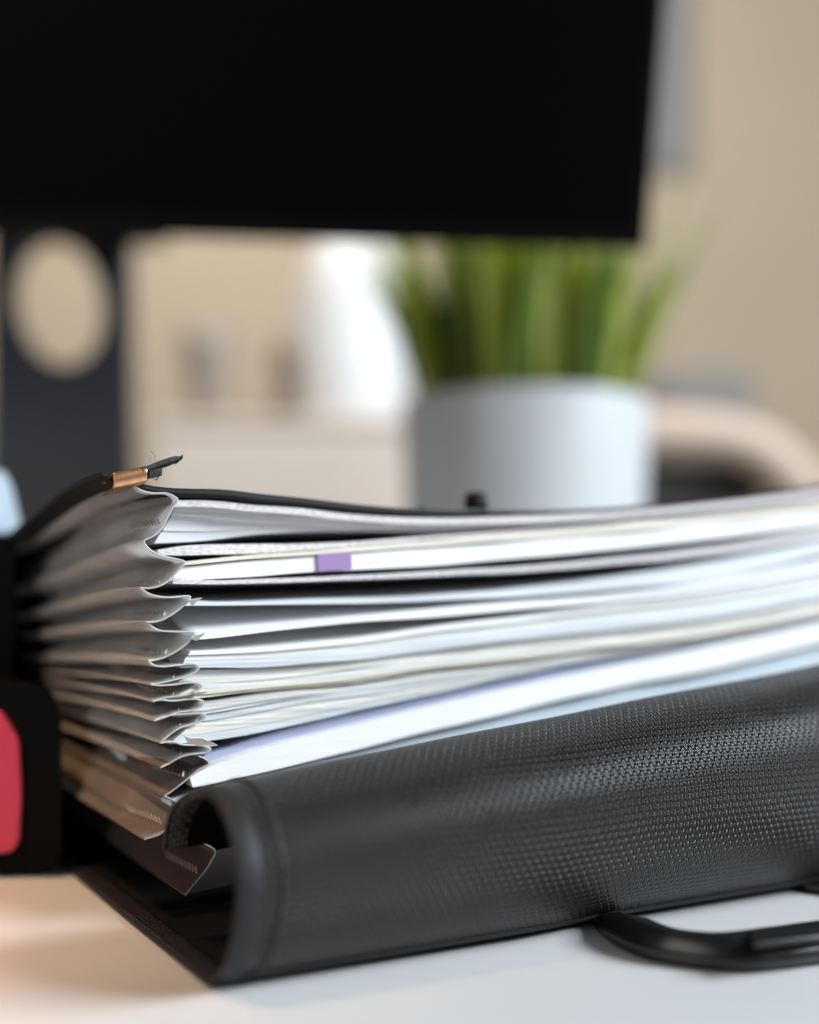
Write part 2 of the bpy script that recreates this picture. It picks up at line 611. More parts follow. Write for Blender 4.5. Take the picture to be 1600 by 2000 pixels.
def hem_strip(a0, a1, off, name, mat, th, nseg=6):
    V = []
    for j in range(nseg + 1):
        f = j / nseg
        a = a0 + (a1 - a0) * f
        s = flap_section(a)
        for i, p in enumerate(s):
            n = cover_normal(s, i)
            bulge = off * math.sin(math.pi * (0.12 + 0.76 * f))
            q = p + n * bulge
            V.append((a, q.x, max(q.y, 0.0012)))
    return build(name, V, grid_faces(nseg + 1, len(flap_section(0)), True), mat, folder, solid=th)


hem_strip(-0.0012, 0.0062, 0.0010, "hem_tape", MAT['hem'], 0.0007)
hem_strip(0.0096, 0.0112, 0.0013, "seam_ridge", MAT['hem'], 0.0005, 4)

# piping along the flap's lower front edge
V = []
for a in acols:
    s = flap_section(a)
    base = min(s, key=lambda p: abs(p.y - 0.0040) + (0 if p.x < 0 else 1))
    for k in range(8):
        t = 2*math.pi*k/8
        V.append((a, base.x - 0.0009 + 0.0011*math.cos(t), base.y - 0.0006 + 0.0011*math.sin(t)))
fc = []
for r in range(len(acols) - 1):
    for k in range(8):
        k2 = (k+1) % 8
        fc.append((r*8+k, r*8+k2, (r+1)*8+k2, (r+1)*8+k))
build("edge_piping", V, fc, MAT['hem'], folder)

# --- top cover
tc_top = [(200, 922), (245, 936), (300, 949), (340, 953), (440, 956), (500, 963), (600, 973), (700, 985), (850, 996), (1000, 998), (1140, 995), (1280, 985), (1400, 973), (1600, 947), (1750, 925)]
tc_bot = [(200, 937), (245, 950), (300, 968), (340, 971), (440, 975), (500, 984), (600, 992), (700, 1002), (850, 1008), (1000, 1005), (1140, 1000), (1280, 991), (1400, 979), (1600, 956), (1750, 934)]
CB = 0.053
rows = [0, 0.0008, 0.003, 0.01, 0.025, 0.05, 0.09, 0.13, 0.17, 0.192]
V, UVS = [], []
xs = [200 + (1720 - 200) * (i / 60) for i in range(61)]
for s in rows:
    for x in xs:
        a, zt = on_b(x, interp(tc_top, x), CB)
        _, zb = on_b(x, interp(tc_bot, x), CB)
        z = zt - 0.0135 * smooth(s / 0.192) ** 0.8 + 0.0015 * math.sin(s * 30) * (1 if x < 500 else .3)
        if s == 0:
            z = zt - 0.0006
        V.append((a, CB + s, z)); UVS.append((a, s))
n1 = len(V)
for s in rows:
    for x in xs:
        a, zt = on_b(x, interp(tc_top, x), CB)
        _, zb = on_b(x, interp(tc_bot, x), CB)
        z = zb - 0.0135 * smooth(s / 0.192) ** 0.8 + 0.0015 * math.sin(s * 30) * (1 if x < 500 else .3)
        if s == 0:
            z = zb + 0.0004
        V.append((a, CB + s, z)); UVS.append((a, s))
nc, nr = len(xs), len(rows)
fc = grid_faces(nr, nc) + [[n1 + i for i in f][::-1] for f in grid_faces(nr, nc)]
for c in range(nc - 1):
    fc.append((c + 1, c, n1 + c, n1 + c + 1))
    e = (nr - 1) * nc
    fc.append((e + c, e + c + 1, n1 + e + c + 1, n1 + e + c))
for r in range(nr - 1):
    fc.append((r*nc, (r+1)*nc, n1 + (r+1)*nc, n1 + r*nc))
    e = nc - 1
    fc.append(((r+1)*nc + e, r*nc + e, n1 + r*nc + e, n1 + (r+1)*nc + e))
build("top_cover", V, fc, MAT['black'], folder, uvs=UVS)

# back board (spine) of the folder
vs, fs = extrude_poly([(-0.002, 0.2455, 0.0), (0.333, 0.2455, 0.0), (0.333, 0.2475, 0.0), (-0.002, 0.2475, 0.0)], (0, 0, 0.119))
build("spine_board", vs, fs, MAT['black'], folder, smooth_shade=False)

# --- pleated gusset on the near side: traced front profile, folded back into the folder
PL = [  # each pleat: valley -> tip -> valley, photo pixels at the mouth plane
    [(250, 942), (262, 950), (280, 959), (300, 963), (325, 963), (341, 969), (348, 977), (338, 992), (328, 1010), (316, 1032), (300, 1047), (282, 1055)],
    [(282, 1055), (284, 1064), (298, 1077), (318, 1086), (345, 1092), (361, 1098), (350, 1113), (330, 1133), (312, 1144), (292, 1149), (275, 1148)],
    [(275, 1148), (286, 1157), (304, 1164), (335, 1167), (366, 1164), (372, 1167), (366, 1176), (346, 1193), (318, 1210), (298, 1215), (286, 1215)],
    [(286, 1215), (294, 1221), (312, 1231), (340, 1234), (374, 1234), (380, 1238), (368, 1254), (345, 1272), (320, 1285), (300, 1290), (290, 1290)],
    [(290, 1290), (300, 1299), (318, 1302), (350, 1299), (380, 1297), (389, 1303), (385, 1311), (366, 1321), (340, 1328), (312, 1334), (294, 1337)],
    [(294, 1337), (314, 1339), (345, 1337), (372, 1333), (390, 1335), (393, 1341), (384, 1350), (362, 1358), (330, 1362), (310, 1366), (298, 1370)],
    [(298, 1370), (314, 1367), (340, 1369), (370, 1366), (392, 1367), (397, 1373), (392, 1381), (374, 1388), (346, 1392), (322, 1401), (301, 1408)],
    [(301, 1408), (318, 1400), (345, 1396), (375, 1394), (396, 1394), (401, 1399), (394, 1408), (374, 1416), (352, 1422), (330, 1436), (313, 1451)],
    [(313, 1451), (335, 1449), (360, 1455), (390, 1456), (408, 1460), (411, 1466), (398, 1471), (372, 1474), (350, 1480), (330, 1492), (315, 1500)],
    [(315, 1500), (335, 1489), (356, 1478), (380, 1475), (400, 1482), (409, 1490), (404, 1496), (385, 1506), (360, 1526), (340, 1542), (322, 1556)],
    [(322, 1556), (332, 1560), (345, 1568), (345, 1578), (338, 1590), (326, 1606), (322, 1622), (302, 1632), (282, 1640)],
    [(282, 1640), (305, 1633), (330, 1622), (370, 1632), (400, 1648), (420, 1662), (412, 1682), (398, 1705), (378, 1730), (362, 1750)],
]
GB1 = 0.240
brow = [0, 0.0012, 0.004, 0.009, 0.016, 0.025, 0.036, 0.05, 0.066, 0.084, 0.104, 0.126, 0.150, 0.172, 0.190]
TOPZ = 0.14


def rear_z(z, s):
    # towards the spine the pleats draw together; the top sinks, the bottom lifts a little
    t = smooth(s / 0.19)
    return z - t * 0.014 * smooth((z - 0.03) / 0.10) + t * 0.004 * (1 - smooth(z / 0.06))


def pleat_curve(i):
    pts = [on_b(x, y, MB) for x, y in PL[i]]
    return catmull(pts, 4)


def pleat_point(i, f, s):
    """point on pleat i at fraction f of its profile, s metres behind the mouth"""
    c = pleat_curve_cache[i]
    q = f * (len(c) - 1)
    k = min(int(q), len(c) - 2)
    p = c[k].lerp(c[k+1], q - k)
    return gusset_xyz(p, s, i, f)


def gusset_xyz(p, s, i, f):
    a, z = p.x, p.y
    edge = math.sin(math.pi * max(0, min(1, f)))
    w = smooth(s / 0.05)
    n = noise.noise(Vector((a * 40 + i * 3.3, s * 16, z * 25)))
    # behind the welded edge the fold relaxes: tip moves outward, facets belly out
    a2 = a - w * 0.0045 * edge + n * 0.0016 * w * edge
    z2 = rear_z(z, s) + n * 0.0009 * w * edge
    return Vector((a2, MB + s + 0.0010 * noise.noise(Vector((a * 90, z * 90, i))), z2))


pleat_curve_cache = [pleat_curve(i) for i in range(len(PL))]
for i in range(len(PL)):
    c = pleat_curve_cache[i]
    V = []
    for s in brow:
        for k, p in enumerate(c):
            V.append(gusset_xyz(p, s, i, k / (len(c) - 1)))
    po = build("gusset_pleat", V, grid_faces(len(brow), len(c)), MAT['plastic'] if i < 9 else (MAT['plastic_warm_lit'] if i < 11 else MAT['plastic_shaded']), folder, solid=0.0005)  # lowest pleats: same plastic, warm light and shade in the colour
    # welded ticks: short raised ribs with their glint in the colour, in a row on the facet below the tip
    cv = []
    fcs = []
    nt_ = 9 if i not in (4, 5, 6) else 8
    tipf = max(range(len(c)), key=lambda k: c[k].x) / (len(c) - 1)
    f0 = tipf + (1 - tipf) * 0.42
    for t in range(nt_):
        s = 0.0030 + t * 0.0029
        lo, hi = f0, f0 + (1 - tipf) * 0.12
        A = pleat_point(i, hi, s); B = pleat_point(i, lo, s + 0.0045)
        d = (B - A)
        ft = A - pleat_point(i, lo, s)
        nrm = Vector((-ft.z, 0, ft.x)).normalized()
        if nrm.x > 0:
            nrm = -nrm
        side = nrm.cross(d).normalized() * 0.00028
        h = nrm * 0.0008
        base = len(cv)
        cv += [A - side, A + side, B + side, B - side, A.lerp(B, .15) + h, A.lerp(B, .85) + h]
        fcs += [(base, base+1, base+4), (base+2, base+3, base+5), (base+1, base+2, base+5, base+4), (base+3, base, base+4, base+5)]
    wm = build("weld_marks", cv, fcs, MAT['weld_glint'] if i < 10 else MAT['plastic'], po, smooth_shade=False)
    wm["kind"] = "stuff"
    V, bf = [], []
    for k, p in enumerate(c):
        q = gusset_xyz(p, 0.0, i, k / (len(c) - 1))
        rb = 0.00013 + 0.00010 * noise.noise(Vector((k * 0.9, i * 5.0, 0)))
        t = (c[min(k+1, len(c)-1)] - c[max(k-1, 0)]).normalized()
        for j in range(6):
            an = 2*math.pi*j/6
            V.append(q + Vector((-t.y, 0, t.x)) * rb*math.cos(an) + Vector((0, 1, 0)) * rb*math.sin(an))
    for k in range(len(c) - 1):
        for j in range(6):
            j2 = (j+1) % 6
            bf.append((k*6+j, k*6+j2, (k+1)*6+j2, (k+1)*6+j))
    build("edge_glint", V, bf, MAT['weld_glint'] if i < 10 else MAT['plastic'], po)  # pale tube added as the glint of the pleat's front edge

# lowest pocket panels, seen under the curl
for (x0, y0, x1, y1, x2, y2, x3, y3) in [(362, 1747, 420, 1662, 760, 1590, 760, 1660)]:
    pts = [(x0, y0), (x1, y1), (x2, y2), (x3, y3)]
    V = [(*on_b(x, y, MB + 0.004),) for x, y in pts]
    V3 = [(a, MB + 0.004, z) for a, z in V]
    vs, fs = extrude_poly(V3, (0, 0.0006, 0))
    build("pocket_panel", vs, fs, MAT['plastic_shaded'], folder, smooth_shade=False)  # panel's shade under the curl is in its colour

# --- clamp, strap and closure knob on the top cover
def oriented_box(c, ax, ay, az, parent, name, mat, bev):
    vs = []
    for i in (-1, 1):
        for j in (-1, 1):
            for k in (-1, 1):
                vs.append(Vector(c) + Vector(ax)*i + Vector(ay)*j + Vector(az)*k)
    fs = [(0, 1, 3, 2), (4, 6, 7, 5), (0, 4, 5, 1), (2, 3, 7, 6), (0, 2, 6, 4), (1, 5, 7, 3)]
    return build(name, vs, fs, mat, parent, smooth_shade=True, bevel=bev)


def fpt(x, y, b):
    a, z = on_b(x, y, b)
    return Vector((a, b, z))


# copper clamp: a strip of metal folded over the strap (C section open towards the left end)
L0, L1 = fpt(222, 939, 0.046), fpt(287, 925, 0.046)
axis = (L1 - L0)
up = Vector((0, 0, 1)); back = Vector((0, 1, 0))
sec = [(0.0130, 0.0017), (0.0060, 0.0021), (0.0010, 0.0021), (0.0001, 0.0016), (-0.0002, 0.0), (0.0001, -0.0016), (0.0010, -0.0021), (0.0060, -0.0021), (0.0130, -0.0019)]
V = []
cs = catmull(sec, 4)
for f in [0, 0.03, 0.1, 0.3, 0.5, 0.7, 0.9, 0.97, 1.0]:
    for p in cs:
        sh = 0.93 if f in (0, 1.0) else 1
        V.append(L0 + axis * f + back * p.x + up * (p.y * sh - p.x * 0.12))
clamp = build("copper_clamp", V, grid_faces(9, len(cs)), MAT['copper'], folder, solid=0.0006)
# pressed ring on the clamp's top
vs, fs = lathe_vf([(0.0020, 0.0), (0.0024, 0.0004), (0.0029, 0.0004), (0.0033, 0.0)], 24)
ctr = L0.lerp(L1, 0.62) + back * 0.0058 + up * 0.0015
build("pressed_ring", [Vector(v) + ctr for v in vs], fs, MAT['copper'], clamp)

# strap end sticking out of the clamp
S0, S1 = fpt(270, 925, 0.0505), fpt(352, 897, 0.0505)
V = []
ns = 14
for k in range(ns + 1):
    f = k / ns
    c = S0.lerp(S1, f) + up * (0.0004 * math.sin(f * math.pi))
    th = 0.00075 * (1 - 0.6 * smooth((f - 0.75) / 0.25))
    wd = 0.0058 * (1 - 0.45 * smooth((f - 0.6) / 0.4))
    for (p, q) in ((-1, -1), (-1, 1), (1, 1), (1, -1)):
        V.append(c + back * (p * wd + 0.001) + up * (q * th - p * 0.0006))
fc = []
for k in range(ns):
    for j in range(4):
        j2 = (j + 1) % 4
        fc.append((k*4 + j, k*4 + j2, (k+1)*4 + j2, (k+1)*4 + j))
fc += [(0, 1, 2, 3), (ns*4 + 3, ns*4 + 2, ns*4 + 1, ns*4)]
strap = build("closure_strap", V, fc, MAT['strap'], folder, smooth_shade=True, bevel=0.0004)
oriented_box(fpt(298, 925, 0.050), axis.normalized()*0.0022, back*0.003, up*0.0013, folder, "strap_stub", MAT['strap'], 0.0005)
# stray fibres
V, fc = [], []
def fibre(p, q, bend, r=0.00006):
    base = len(V)
    n = 6
    for k in range(n + 1):
        t = k / n
        c = p.lerp(q, t) + bend * math.sin(math.pi * t)
        for j in range(3):
            an = 2*math.pi*j/3
            V.append(c + Vector((r*math.cos(an), 0, r*math.sin(an))))
    for k in range(n):
        for j in range(3):
            j2 = (j+1) % 3
            fc.append((base + k*3+j, base + k*3+j2, base + (k+1)*3+j2, base + (k+1)*3+j))
fibre(fpt(304, 900, .047), fpt(293, 880, .047), Vector((0.0004, 0, 0.0002)))
fibre(fpt(295, 903, .047), fpt(296, 893, .047), Vector((-0.0004, 0, 0)))
fibre(fpt(308, 918, .046), fpt(304, 938, .046), Vector((0.0005, 0, 0)), 0.00012)
fibre(fpt(304, 938, .046), fpt(300, 931, .046), Vector((-0.0002, 0, 0)), 0.0001)
fibre(fpt(310, 922, .046), fpt(306, 938, .046), Vector((0.0004, 0, 0)), 0.00010)
fb = build("loose_fibres", V, fc, MAT['strap'], strap)
fb["kind"] = "stuff"

# knob of the elastic closure on the lid
kb_ = 0.078
ka = a_of_x(930, kb_)
kX, kY = OX + ka*UX + CB*WX, OY + ka*UY + CB*WY
kx = 800 + F * kX / kY
kz = on_b(kx, interp(tc_top, kx), CB)[1] - 0.0135 * smooth((kb_ - CB) / 0.192) ** 0.8
kl = Vector((ka, kb_, kz + 0.0042))
vs, fs = lathe_vf([(0.0, 0.005), (0.003, 0.005), (0.0042, 0.003), (0.0042, -0.004), (0.0, -0.004)], 24)
build("closure_knob", [Vector(v) + kl for v in vs], fs, MAT['black'], folder)
vs, fs = box_vf((kl.x - 0.012, kl.y, kl.z - 0.003), (0.026, 0.010, 0.003))
build("knob_plate", vs, fs, MAT['stand'], folder, smooth_shade=False, bevel=0.0006)

# --- carrying handle of the bottom cover
def desk_pt(x, y, z):
    """folder (a, b) of photo pixel x, y on the level z"""
    Y = F * (EYE - z) / (y - HOR)
    d = Vector(((x - 800.0) / F * Y - OX, Y - OY))
    return Vector((d.x*UX + d.y*UY, d.x*WX + d.y*WY))


out_px = [(1128, 1768), (1145, 1795), (1168, 1822), (1200, 1848), (1260, 1873), (1350, 1889), (1450, 1898), (1520, 1893), (1600, 1883)]
inn_px = [(1215, 1752), (1232, 1771), (1252, 1787), (1280, 1802), (1325, 1818), (1375, 1824), (1420, 1823), (1500, 1813), (1600, 1800)]
Po = [desk_pt(x, y, 0.0008) for x, y in out_px]
Pi = [desk_pt(x, y, 0.0080) for x, y in inn_px]
mir = lambda P: P + [Vector((0.165, P[-1].y - 0.002))] + [Vector((0.33 - p.x, p.y)) for p in P[::-1]]
Po, Pi = catmull(mir(Po), 5), catmull(mir(Pi), 5)
prof = [(0.03, 0.0006), (0.0, 0.0016), (0.0, 0.0034), (0.05, 0.0048), (0.22, 0.0072), (0.34, 0.0084), (0.42, 0.0087), (0.55, 0.0086), (0.90, 0.0084), (0.98, 0.0078), (1.0, 0.0066), (1.0, 0.0008), (0.95, 0.0005)]
V, fc = [], []
for k in range(len(Po)):
    o_, i_ = Po[k], Pi[k]
    mid_b = (o_.y + i_.y) / 2
    sq = 1 - 0.62 * smooth((mid_b + 0.034) / 0.022)
    for (t, h) in prof:
        p = o_.lerp(i_, t)
        V.append((p.x, p.y, 0.0004 + h * sq))
m_ = len(prof)
for k in range(len(Po) - 1):
    for j in range(m_):
        j2 = (j+1) % m_
        fc.append((k*m_+j, (k+1)*m_+j, (k+1)*m_+j2, k*m_+j2))
fc += [list(range(m_))[::-1], [(len(Po)-1)*m_ + j for j in range(m_)]]
handle = build("handle", V, fc, MAT['handle'], folder)
handle["label"] = "black plastic carrying handle lying on the desk"
gp_ = [desk_pt(1462, 1822, 0.009), desk_pt(1600, 1806, 0.009), desk_pt(1600, 1836, 0.009), desk_pt(1470, 1850, 0.009)]
ym = (gp_[1] + gp_[2]) / 2
outl = [gp_[0], gp_[1]] + [Vector((0.33 - p.x, p.y)) for p in (gp_[1], gp_[0], gp_[3], gp_[2])] + [gp_[2], gp_[3]]
outl = round_poly([(p.x, p.y) for p in outl], 0.0018, 4)
vs, fs = extrude_poly([(a, b, 0.0085) for a, b in outl], (0, 0, 0.0016))
build("grip_pad", vs, fs, MAT['handle'], handle, bevel=0.0006)

# ------------------------------------------------------------------ papers and dividers in the mouth
def T(*rows):
    return [(r[0], r[1]) for r in rows], [(r[0], r[2]) for r in rows]


LAY = [
    # name, material, depth offset, k (how far the gap above closes behind), table, label / None for a divider
    ('divider', 'divider', 0.004, 0.6, T((335, 976, 990), (420, 976, 990), (500, 985, 999), (600, 993, 1007), (700, 1004, 1018), (850, 1010, 1023), (1000, 1007, 1021), (1200, 998, 1010), (1400, 981, 993), (1600, 958, 972)), None),
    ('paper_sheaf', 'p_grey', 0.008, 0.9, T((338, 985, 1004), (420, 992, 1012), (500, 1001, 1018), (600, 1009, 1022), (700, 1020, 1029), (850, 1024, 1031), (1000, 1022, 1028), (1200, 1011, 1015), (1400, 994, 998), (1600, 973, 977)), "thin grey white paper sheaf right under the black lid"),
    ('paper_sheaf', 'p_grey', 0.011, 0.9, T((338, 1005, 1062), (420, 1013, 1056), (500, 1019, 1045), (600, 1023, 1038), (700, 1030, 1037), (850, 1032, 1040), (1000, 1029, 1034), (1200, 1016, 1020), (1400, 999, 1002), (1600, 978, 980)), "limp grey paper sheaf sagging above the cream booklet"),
    ('divider', 'divider', 0.006, 0.5, T((308, 1074, 1084), (350, 1067, 1085), (420, 1063, 1083), (500, 1062, 1081), (600, 1061, 1074), (700, 1057, 1066), (850, 1046, 1052), (1000, 1036, 1040), (1200, 1021, 1024), (1400, 1003, 1005), (1600, 981, 984)), None),
    ('booklet', 'p_cream', 0.001, 0.8, T((361, 1096, 1104), (420, 1090, 1098), (500, 1083, 1091), (600, 1076, 1084), (700, 1067, 1077), (850, 1054, 1066), (1000, 1041, 1055), (1200, 1025, 1040), (1400, 1006, 1021), (1600, 985, 1000)), "cream cover sheet lying on the white booklet with the purple tab"),
    ('booklet', 'p_white', 0.0022, 0.95, T((363, 1105, 1134), (420, 1099, 1131), (500, 1092, 1126), (600, 1085, 1118), (700, 1078, 1113), (850, 1067, 1104), (1000, 1056, 1091), (1200, 1041, 1073), (1400, 1022, 1051), (1600, 1001, 1025)), "white booklet with a purple tab on its edge"),
    ('divider', 'divider', 0.002, 0.15, T((338, 1126, 1140), (420, 1133, 1141), (500, 1130, 1139), (600, 1127, 1136), (700, 1123, 1132), (850, 1115, 1125), (1000, 1107, 1118), (1200, 1090, 1102), (1400, 1067, 1082), (1600, 1033, 1050)), None),
    ('paper_sheaf', 'p_cool', 0.003, 0.95, T((365, 1172, 1184), (420, 1175, 1183), (500, 1174, 1182), (600, 1170, 1180), (700, 1168, 1179), (850, 1162, 1173), (1000, 1151, 1166), (1200, 1127, 1151), (1400, 1095, 1130), (1600, 1056, 1085)), "thin bluish paper sheaf just below the dark gap under the booklet"),
    ('paper_sheaf', 'p_white', 0.000, 0.95, T((392, 1240, 1248), (420, 1238, 1246), (500, 1230, 1237), (600, 1219, 1226), (700, 1208, 1215), (850, 1192, 1205), (1000, 1178, 1192), (1200, 1163, 1174), (1400, 1136, 1150), (1600, 1098, 1115)), "thin white paper sheaf curving above the grey blue hollow"),
    ('paper_sheaf', 'p_cool', 0.002, 0.8, T((300, 1272, 1303), (420, 1270, 1303), (500, 1266, 1305), (600, 1257, 1297), (700, 1246, 1288), (850, 1222, 1268), (1000, 1205, 1250), (1200, 1178, 1230), (1400, 1154, 1205), (1600, 1120, 1170)), "pale blue white paper sheaf below the grey blue hollow"),
    ('paper_sheaf', 'p_mix', 0.0035, 0.9, T((330, 1307, 1334), (420, 1308, 1334), (500, 1307, 1330), (600, 1300, 1319), (700, 1290, 1305), (850, 1270, 1288), (1000, 1252, 1272), (1200, 1232, 1250), (1400, 1207, 1226), (1600, 1172, 1190)), "off white paper sheaf, uppermost of the tightly pressed ones"),
    ('paper_sheaf', 'p_cream', 0.001, 0.9, T((340, 1339, 1366), (420, 1337, 1364), (500, 1333, 1353), (600, 1322, 1343), (700, 1308, 1332), (850, 1290, 1310), (1000, 1274, 1294), (1200, 1252, 1268), (1400, 1228, 1242), (1600, 1192, 1202)), "cream paper sheaf, second of the tightly pressed ones"),
    ('paper_sheaf', 'p_mix', 0.003, 0.9, T((345, 1371, 1400), (420, 1368, 1396), (500, 1355, 1381), (600, 1345, 1362), (700, 1334, 1352), (850, 1312, 1331), (1000, 1296, 1309), (1200, 1269, 1277), (1400, 1243, 1246), (1600, 1203, 1205)), "off white paper sheaf, third of the tightly pressed ones"),
    ('paper_sheaf', 'p_cream', 0.0015, 0.9, T((322, 1432, 1450), (360, 1405, 1450), (420, 1398, 1448), (500, 1383, 1436), (600, 1364, 1411), (700, 1354, 1387), (850, 1333, 1354), (1000, 1311, 1321), (1200, 1278, 1283), (1400, 1247, 1249), (1600, 1206, 1208)), "creamy paper sheaf resting right on the lilac blue one"),
    ('paper_sheaf', 'p_blue', 0.006, 0.9, T((340, 1480, 1512), (420, 1466, 1494), (500, 1441, 1468), (600, 1413, 1442), (700, 1389, 1418), (850, 1356, 1382), (1000, 1323, 1346), (1200, 1285, 1304), (1400, 1250, 1260), (1600, 1209, 1218)), "lilac blue printed paper sheaf on the brightest white ream"),
    ('paper_ream', 'p_white', 0.000, 0.95, T((371, 1518, 1539), (395, 1504, 1536), (420, 1494, 1530), (500, 1468, 1512), (600, 1442, 1488), (700, 1418, 1463), (850, 1382, 1426), (1000, 1347, 1390), (1200, 1305, 1344), (1400, 1261, 1305), (1600, 1219, 1256)), "bright white paper ream just above the black flap"),
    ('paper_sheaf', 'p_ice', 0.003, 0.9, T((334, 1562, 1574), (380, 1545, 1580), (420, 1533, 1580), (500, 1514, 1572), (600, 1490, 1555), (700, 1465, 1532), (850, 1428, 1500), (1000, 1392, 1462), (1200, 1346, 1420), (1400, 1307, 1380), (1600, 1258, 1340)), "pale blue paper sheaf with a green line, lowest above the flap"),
]
START = {0: (340, 332), 1: (346, 336), 2: (336, 302), 4: (361, 357), 5: (357, 322), 7: (370, 358), 8: (388, 380), 9: (372, 352), 10: (384, 342), 11: (388, 330), 12: (390, 344), 13: (392, 330), 14: (405, 372), 15: (371, 378), 16: (336, 334)}   # photo column where each layer's top and bottom edge begin, along the pleats
SPLIT = {2: 2, 9: 4, 10: 3, 11: 3, 12: 3, 13: 4, 16: 2}
MIXES = {'p_cool': ['p_cool', 'p_white', 'p_cool', 'p_mix'], 'p_mix': ['p_mix', 'p_cream', 'p_white'], 'p_cream': ['p_cream', 'p_mix', 'p_cream', 'p_cool'], 'p_grey': ['p_grey'], 'p_ice': ['p_ice']}
FA = {2: 0.06, 3: 0.07, 7: 0.06, 8: 0.045, 9: 0.05}
DEPTHS = [0, 0.0006, 0.003, 0.008, 0.016, 0.028, 0.045, 0.07, 0.10, 0.14, 0.185]
NX = 56
prev_bot = None      # function a -> (z, r) of the layer above at its underside
sheaves = []
for li, (nm, mt, off, kclose, (top, bot), label) in enumerate(LAY):
    b0 = MB + off
    x0, x0b = START.get(li, (top[0][0], top[0][0]))
    a_s = a_of_x(x0, b0)
    a_sb = a_of_x(x0b, b0)
    a_e = 0.318
    cols = []
    for i in range(NX + 1):
        f = i / NX
        a = a_s + (a_e - a_s) * f ** 1.15
        # photo column of this a on the plane b0
        X = OX + a*UX + b0*WX; Y = OY + a*UY + b0*WY
        x = 800 + F * X / Y
        xc = min(x, 1640)
        zt = on_b(x, interp(top, xc), b0)[1] if x <= 1640 else None
        if zt is None:
            aa, zt = on_b(1640, interp(top, 1640), b0)
            _, zb = on_b(1640, interp(bot, 1640), b0)
        else:
            zb = on_b(x, interp(bot, x), b0)[1]
        wv = 0.00025 * noise.noise(Vector((a * 45, li * 7.7, 0.3)))
        skew = (a_sb - a_s) * max(0.0, 1 - f / 0.18)
        cols.append((a, zt + wv, max(zb + wv, 0.004), skew))
    rs = []
    for (a, zt, zb, sk) in cols:
        if prev_bot is None:
            rs.append(0.0)
        else:
            pz, pr = prev_bot(a)
            rs.append(max(-0.004, kclose * (pz + pr - zt)))
    fa = FA.get(li, 0.11 if kclose > 0.7 else 0.15)
    nsub = SPLIT.get(li, 1)
    if label is not None and nsub > 1:
        cpt = Vector((cols[0][0], b0, min(c[2] for c in cols)))
        holder = empty(nm, FOLD @ Matrix.Translation(cpt))
        PARENT_OFF[holder.name] = cpt
        tag(holder, label, 'papers', "papers filed in the folder")
    rnd = random.Random(li * 17 + 3)
    cuts = [0.0]
    for q_ in range(nsub - 1):
        cuts.append((q_ + 1 + rnd.uniform(-0.3, 0.3)) / nsub)
    cuts.append(1.0)
    for q_ in range(nsub):
        V, UVS = [], []
        jb = rnd.uniform(-0.0004, 0.0007) if nsub > 1 else 0.0
        tilt = rnd.uniform(-0.002, 0.004) if nsub > 1 else 0.0
        def sub(ci, which):
            a, zt, zb, sk = cols[ci]
            t = cuts[q_ + which]
            if 0 < t < 1:
                t += 0.10 / nsub * noise.noise(Vector((a * 22, li * 5.0, (q_ + which) * 3.1)))
                t += (0.010 if which == 0 else -0.010) * (0.4 + noise.noise(Vector((a * 12, li * 2.0, q_ * 1.7))))
            return a + sk * t, zt + (zb - zt) * t
        for which in (0, 1):
            for di, s in enumerate(DEPTHS):
                for ci in range(NX + 1):
                    a, z = sub(ci, which)
                    r = rs[ci] * smooth(s / fa)
                    jit = 0.0007 * noise.noise(Vector((a * 30, s * 20, li * 3.0))) + jb + tilt * a
                    zz = z + r - (0.0002 if which == 0 and di == 0 and nsub == 1 and cols[ci][1] - cols[ci][2] > 0.0012 else 0)
                    zz -= 0.0145 * smooth(s / 0.18) ** 0.8 * smooth((zz - 0.080) / 0.045)
                    V.append((a, b0 + s + jit, zz))
                    UVS.append((a, z + (s * 0.05 if which == 0 else -s * 0.05)))
        nc, nr = NX + 1, len(DEPTHS)
        n1 = nc * nr
        fc = grid_faces(nr, nc) + [[n1 + i for i in f][::-1] for f in grid_faces(nr, nc)]
        for c in range(nc - 1):
            fc.append((c + 1, c, n1 + c, n1 + c + 1))
            e = (nr - 1) * nc
            fc.append((e + c, e + c + 1, n1 + e + c + 1, n1 + e + c))
        for r in range(nr - 1):
            fc.append((r*nc, (r+1)*nc, n1 + (r+1)*nc, n1 + r*nc))
            e = nc - 1
            fc.append(((r+1)*nc + e, r*nc + e, n1 + r*nc + e, n1 + (r+1)*nc + e))
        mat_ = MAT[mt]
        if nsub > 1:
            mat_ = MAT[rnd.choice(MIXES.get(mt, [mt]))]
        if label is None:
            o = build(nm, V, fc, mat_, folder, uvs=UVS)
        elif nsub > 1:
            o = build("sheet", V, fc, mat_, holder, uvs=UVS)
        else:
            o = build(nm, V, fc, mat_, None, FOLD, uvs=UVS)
            tag(o, label, {'booklet': 'booklet', 'paper_ream': 'paper ream'}.get(nm, 'papers'), "papers filed in the folder")
        m = o.modifiers.new("crisp", 'EDGE_SPLIT')
        m.split_angle = math.radians(40)
    ac = [c[0] for c in cols]
    prev_bot = (lambda cols, rs: (lambda a: (interp([(c[0], c[2]) for c in cols], max(a, cols[0][0])), interp([(c[0], r) for c, r in zip(cols, rs)], max(a, cols[0][0])))))(cols, rs)

